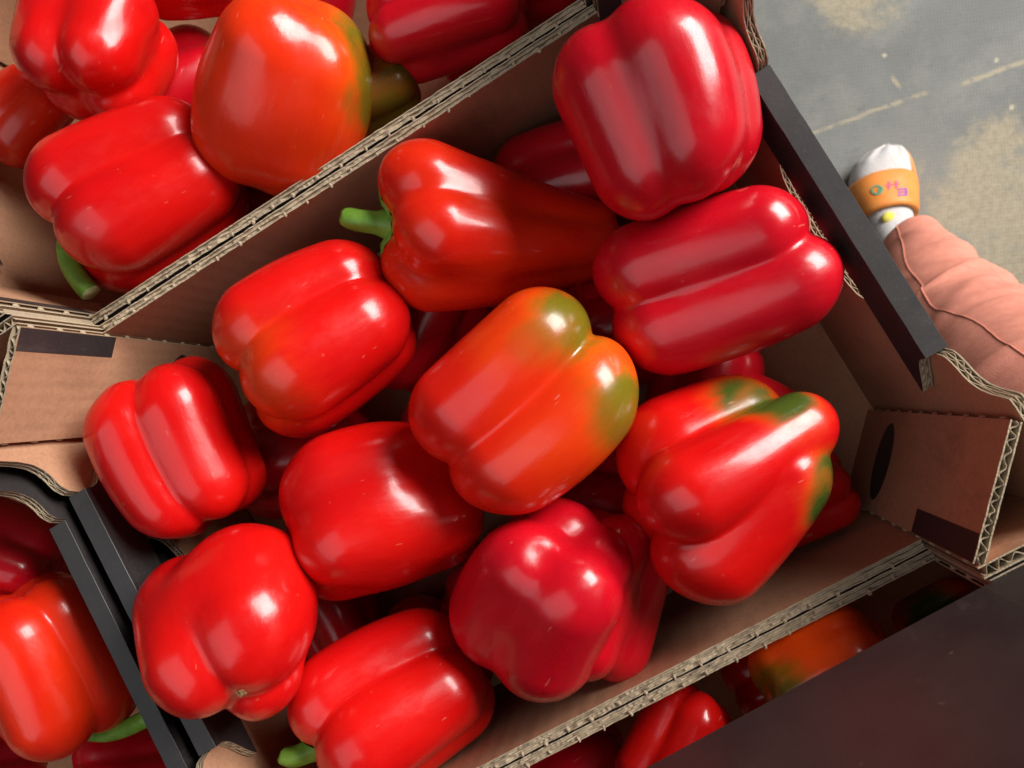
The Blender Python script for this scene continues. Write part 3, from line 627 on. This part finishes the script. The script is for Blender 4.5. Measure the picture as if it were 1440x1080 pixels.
GRID = {}
def build_pepper(sp):
    small = sp['key'] in SMALL
    N = 26 if small else 52
    if N not in GRID: GRID[N] = sphere_grid(N)
    D, F = GRID[N]
    V = pepper_shape(sp, D); s = sp['size'] * CM
    mat = pepper_mat(sp, sp['size'])
    loc = [x * CM for x in sp['loc']]
    lab = LAB[sp['key']]; grp = 'bell peppers in the crates'
    extra = 'stem' in sp or 'scar' in sp
    if extra:
        root = empty('bell_pepper', loc); root.rotation_mode = 'QUATERNION'; root.rotation_quaternion = sp['q']
        body = mesh_obj('body', V * s, F, [mat], parent=root, smooth=True)
    else:
        root = body = mesh_obj('bell_pepper', V * s, F, [mat], smooth=True)
        root.location = loc; root.rotation_mode = 'QUATERNION'; root.rotation_quaternion = sp['q']
    tag(root, lab, 'pepper', grp)
    ax = V[:, 2] / np.linalg.norm(V, axis=1)
    if 'stem' in sp:
        i = int(np.argmin(ax)); z0 = V[i, 2]
        end = Vector(sp['stem']) * s; st = Vector((0, 0, (z0 + .05) * s))
        c1 = st + Vector((0, 0, -.45 * s)) if (end - st).length > .3 * s else st.lerp(end, .5)
        pts = []
        for k in range(13):
            q = k / 12; pts.append((1 - q) ** 2 * st + 2 * q * (1 - q) * c1 + q * q * end)
        rad = [s * (.20 - .07 * min(1, k / 4) - .02 * k / 12) for k in range(13)]
        v, f, caps = tube(pts, rad)
        mesh_obj('stem', v, f + caps, [M['stem'], M['stem_cut']], [0] * len(f) + [1, 0], root, True)
        # calyx: a lobed collar lying in the dimple
        cv = [Vector((0, 0, (z0 - .06) * s))]; cf = []; n = 40
        for ring, rr_ in enumerate((.13, .19, .25)):
            for j in range(n):
                a = 2 * math.pi * j / n; r = rr_ * (1 + (.22 * math.cos(5 * a) if ring == 2 else 0))
                d = np.array([math.cos(a) * r, math.sin(a) * r, z0]); d /= np.linalg.norm(d)
                k = int(np.argmax(D @ d)); L = np.linalg.norm(V[k])
                cv.append(Vector(d * (L + (.035 if ring < 2 else .01)) * s))
        for j in range(n):
            cf.append((0, 1 + (j + 1) % n, 1 + j))
            for r in range(2): cf.append((1 + r * n + j, 1 + r * n + (j + 1) % n, 1 + (r + 1) * n + (j + 1) % n, 1 + (r + 1) * n + j))
        mesh_obj('calyx', cv, cf, [M['stem']], None, root, True)
    if 'scar' in sp:
        i = int(np.argmax(ax)); z0 = V[i, 2] * s
        rn = random.Random(3); bm = bmesh.new(); bmesh.ops.create_icosphere(bm, subdivisions=2, radius=.0022)
        for q in bm.verts: q.co *= rn.uniform(.5, 1.2)
        v = [q.co + Vector((0, 0, z0)) for q in bm.verts]; f = [[x.index for x in p.verts] for p in bm.faces]; bm.free()
        mesh_obj('blossom_scar', v, f, [M['scar']], None, root)
SMALL = {'m3', 'm4', 'm5', 'm6', 'm8', 'm9', 'U8', 'U9', 'U10', 'U11', 'V3', 'V4', 'W3', 'W4', 'W5', 'n1', 'n2', 'n3', 'n4', 'n5', 'n6', 'x1', 'x2', 'x3', 'x4', 'x5'}
for sp in PEPPERS: build_pepper(sp)

# ------------------------------------------------------------------ the person standing beside the crates: one foot and leg
FLZ = -58.0
H = np.array([41.2, -9.4, FLZ]); T_ = np.array([49.9, 10.1, FLZ])
fd = (T_ - H) / np.linalg.norm(T_ - H); FLn = np.linalg.norm(T_ - H)
fs = np.array([fd[1], -fd[0], 0])                       # towards the big toe
FU = [0, .04, .12, .25, .40, .55, .70, .82, .91, .965, 1.0]
FW = [.6, 1.9, 2.6, 2.9, 3.0, 3.3, 3.7, 3.8, 3.3, 2.3, .4]
FH = [.8, 2.6, 4.2, 6.0, 6.2, 5.2, 4.0, 3.2, 2.6, 2.1, .9]
FC = [0, 0, 0, 0, 0, .1, .2, .4, .8, 1.3, 1.6]
def foot(u, a, grow=0.0, z0=1.7):
    w_ = np.interp(u, FU, FW) + grow; h_ = np.interp(u, FU, FH) + grow; c_ = np.interp(u, FU, FC)
    ca, sa = math.cos(a), math.sin(a)
    toe = .22 * math.sin(a * 9) * smooth(u, .86, .95) if 0 < a < math.pi else 0
    x = w_ * abs(ca) ** .85 * (1 if ca > 0 else -1); z = h_ * max(sa, 0) ** .9 if sa > 0 else .25 * sa
    return H + fd * FLn * u + fs * (x + c_) + np.array([0, 0, z0 + z + toe])
def loft(rings, closed=True):
    n = len(rings[0]); V = [p for r in rings for p in r]; F = []
    for i in range(len(rings) - 1):
        for j in range(n if closed else n - 1):
            F.append((i * n + j, i * n + (j + 1) % n, (i + 1) * n + (j + 1) % n, (i + 1) * n + j))
    return V, F
LEG = [((43.6, -6.0, -56.5), 2.8), ((43.9, -4.6, -50.0), 3.0), ((43.9, -3.2, -46.0), 3.3), ((41.5, -6.9, -41.0), 4.4), ((39.0, -11.6, -35.0), 5.7), ((37.0, -16.2, -28.0), 7.2), ((34.7, -20.2, -19.0), 8.2), ((31.2, -25, -6.0), 9.0), ((31.0, -34, 3.0), 9.6)]
def leg_at(q):
    k = np.linspace(0, 1, len(LEG)); P = np.array([l[0] for l in LEG]); R_ = np.array([l[1] for l in LEG])
    qs = [max(0, min(1, q + d)) for d in (-.05, -.025, 0, .025, .05)]
    p = np.mean([[np.interp(x, k, P[:, i]) for i in range(3)] for x in qs], axis=0)
    return p, float(np.mean([np.interp(x, k, R_) for x in qs]))
def leg_ring(q, scale, n=72, fold=None):
    p, r = leg_at(q); p2, _ = leg_at(q + .02); p1, _ = leg_at(q - .02)
    t = (p2 - p1) / np.linalg.norm(p2 - p1)
    u = np.array([0, 0, 1.0]) - t * t[2]; u /= np.linalg.norm(u); v = np.cross(t, u)
    out = []
    for j in range(n):
        a = 2 * math.pi * j / n
        rr_ = r * scale + (fold(q, a) if fold else 0)
        out.append(p + (u * math.cos(a) + v * math.sin(a)) * rr_)
    return out
A_ = np.linspace(0, 2 * math.pi, 48, endpoint=False)
rings = [[foot(u, a, -.7, 2.0) for a in A_] for u in np.linspace(0.04, .94, 20)]
v1, f1 = loft(rings); v2, f2 = loft([leg_ring(q, .72, 48) for q in np.linspace(.03, 1, 26)])
n1 = len(v1)
person = mesh_obj('person', np.array(v1 + v2) * CM, f1 + [tuple(i + n1 for i in f) for f in f2] + [tuple(range(n1 + len(v2) - 48, n1 + len(v2)))], [M['skin']], smooth=True)
tag(person, 'person in salmon pink trousers, white sock and orange slide sandal standing beside the crate', 'person')
us = np.concatenate([np.linspace(0, .9, 30), np.linspace(.91, 1, 14)])
v1, f1 = loft([[foot(u, a) for a in A_] for u in us]); v2, f2 = loft([leg_ring(q, .98, 48) for q in np.linspace(.02, .34, 14)]); n1 = len(v1)
sock = mesh_obj('sock', np.array(v1 + v2) * CM, f1 + [tuple(i + n1 for i in f) for f in f2] + [tuple(range(47, -1, -1)), tuple(range(n1 - 48, n1))], [M['sock']], smooth=True, parent=person)
rn = np.random.RandomState(4)
FOLDS = [(rn.uniform(.24, 1), rn.uniform(-3.2, 3.2), rn.uniform(0, 6.28), rn.uniform(.009, .026), rn.uniform(.25, .7), rn.uniform(.45, 1.0)) for i in range(46)]
def fold(q, a):
    h = 0
    for (q0, sl, ph, wd, am, sp_) in FOLDS:
        d = a - ph; d = math.atan2(math.sin(d), math.cos(d))
        h += am * math.exp(-abs((q - q0 - .030 * sl * d) / wd) ** (1.1 if am > .45 else 2)) * math.exp(-(d / sp_) ** 2)
    return h + .12 * math.sin(3 * a + q * 9)
qs = np.linspace(.245, 1, 150)
rings = [leg_ring(qs[0], .80, 72)] + [leg_ring(q, 1.0, 72, fold) for q in qs]
v, f = loft(rings)
tr = mesh_obj('trouser_leg', np.array(v) * CM, f + [tuple(range(len(v) - 72, len(v)))], [M['trouser']], smooth=True, parent=person)
pts = []
for q in np.linspace(.25, .82, 110):
    a = (.85 - .5 * (q - .25) + .04 * math.sin(q * 34)) % (2 * math.pi)
    ring = leg_ring(q, 1.0, 72, fold); j = a / (2 * math.pi) * 72; j0 = int(j)
    pts.append(Vector((ring[j0 % 72] * (1 - j + j0) + ring[(j0 + 1) % 72] * (j - j0)) * CM))
v, f, caps = tube(pts, [.0008] * len(pts), 8)
mesh_obj('side_seam', v, f + caps, [M['trouser']], None, tr, True)
# sandal: moulded sole and a wide strap across the instep
sandal = mesh_obj('sandal', *(lambda r: (np.array(loft(r)[0]) * CM, loft(r)[1] + [tuple(range(63, -1, -1)), tuple(range(64 * (len(r) - 1), 64 * len(r)))]))(
    [[H + fd * (FLn * .5 + (FLn * .5 - .3 + g_) * math.sin(a)) + fs * ((np.interp(.5 + .5 * math.sin(a), FU, FW) * .0 + (3.2 + .8 * math.sin(a)) + .45 + g_) * math.copysign(abs(math.cos(a)) ** .62, math.cos(a)) + .5 + 1.0 * max(0, math.sin(a))) + np.array([0, 0, z_])
      for a in np.linspace(0, 2 * math.pi, 64, endpoint=False)] for (z_, g_) in ((.05, -.5), (.3, 0), (1.5, .1), (2.3, 0), (2.2, -.5), (1.8, -.6))]), [M['sandal']], parent=person, smooth=True)
B_ = np.linspace(-.06, math.pi + .06, 40)
def strap_pt(u, a, gr): return foot(u, a, gr, 1.7)
rings = []
for (u_, gr) in ((.565, .1), (.565, .55), (.59, .7), (.65, .7), (.72, .7), (.775, .65), (.795, .5), (.795, .1)):
    rings.append([strap_pt(u_ + .05 * math.sin(a) ** 2 - .03, a, gr) for a in B_])
v, f = loft(rings, False)
strap = mesh_obj('strap', np.array(v) * CM, f, [M['sandal']], smooth=True, parent=sandal)
def on_strap(du, dv):                                   # cm on the strap: along the foot, across it
    a = math.pi / 2 - dv / 4.6; return strap_pt(.69 + du / FLn, a, .78) * CM
def mark(strokes, m, name='letter'):
    g = Geo()
    for st in strokes:
        for (a, b) in zip(st[:-1], st[1:]):
            d = np.array(b, float) - np.array(a, float); L = np.linalg.norm(d) + 1e-9; n_ = np.array([-d[1], d[0]]) / L * .10; d = d / L * .06
            g.face([on_strap(*(np.array(a) - d - n_)), on_strap(*(np.array(b) + d - n_)), on_strap(*(np.array(b) + d + n_)), on_strap(*(np.array(a) - d + n_))], 0)
    g.obj(name, [m], strap)
circ = [(.1 + .55 * math.sin(a), -1.55 + .62 * math.cos(a)) for a in np.linspace(0, 2 * math.pi, 14)]
mark([circ, [(-.45, -1.4), (.25, -1.2)]], M['lg'])
mark([[(.9, -.15), (-.05, -.25)], [(.9, .45), (-.05, .35)], [(.45, -.45), (.45, .65)]], M['lp'])
mark([[(-.25, .5), (-.3, 1.5)], [(-.65, .45), (-.7, 1.45)], [(-1.05, .4), (-1.1, 1.4)], [(-.3, 1.5), (-1.1, 1.4)]], M['lv'])
bm = bmesh.new(); bmesh.ops.create_uvsphere(bm, u_segments=12, v_segments=8, radius=.0085)
v = [Vector((q.co.x, q.co.y * .8, q.co.z * .55)) for q in bm.verts]; f = [[x.index for x in p.verts] for p in bm.faces]; bm.free()
yp = mesh_obj('yellow_spot', v, f, [M['yellow']], parent=sock, smooth=True)
yp.location = foot(.52, 1.8, -.1) * CM
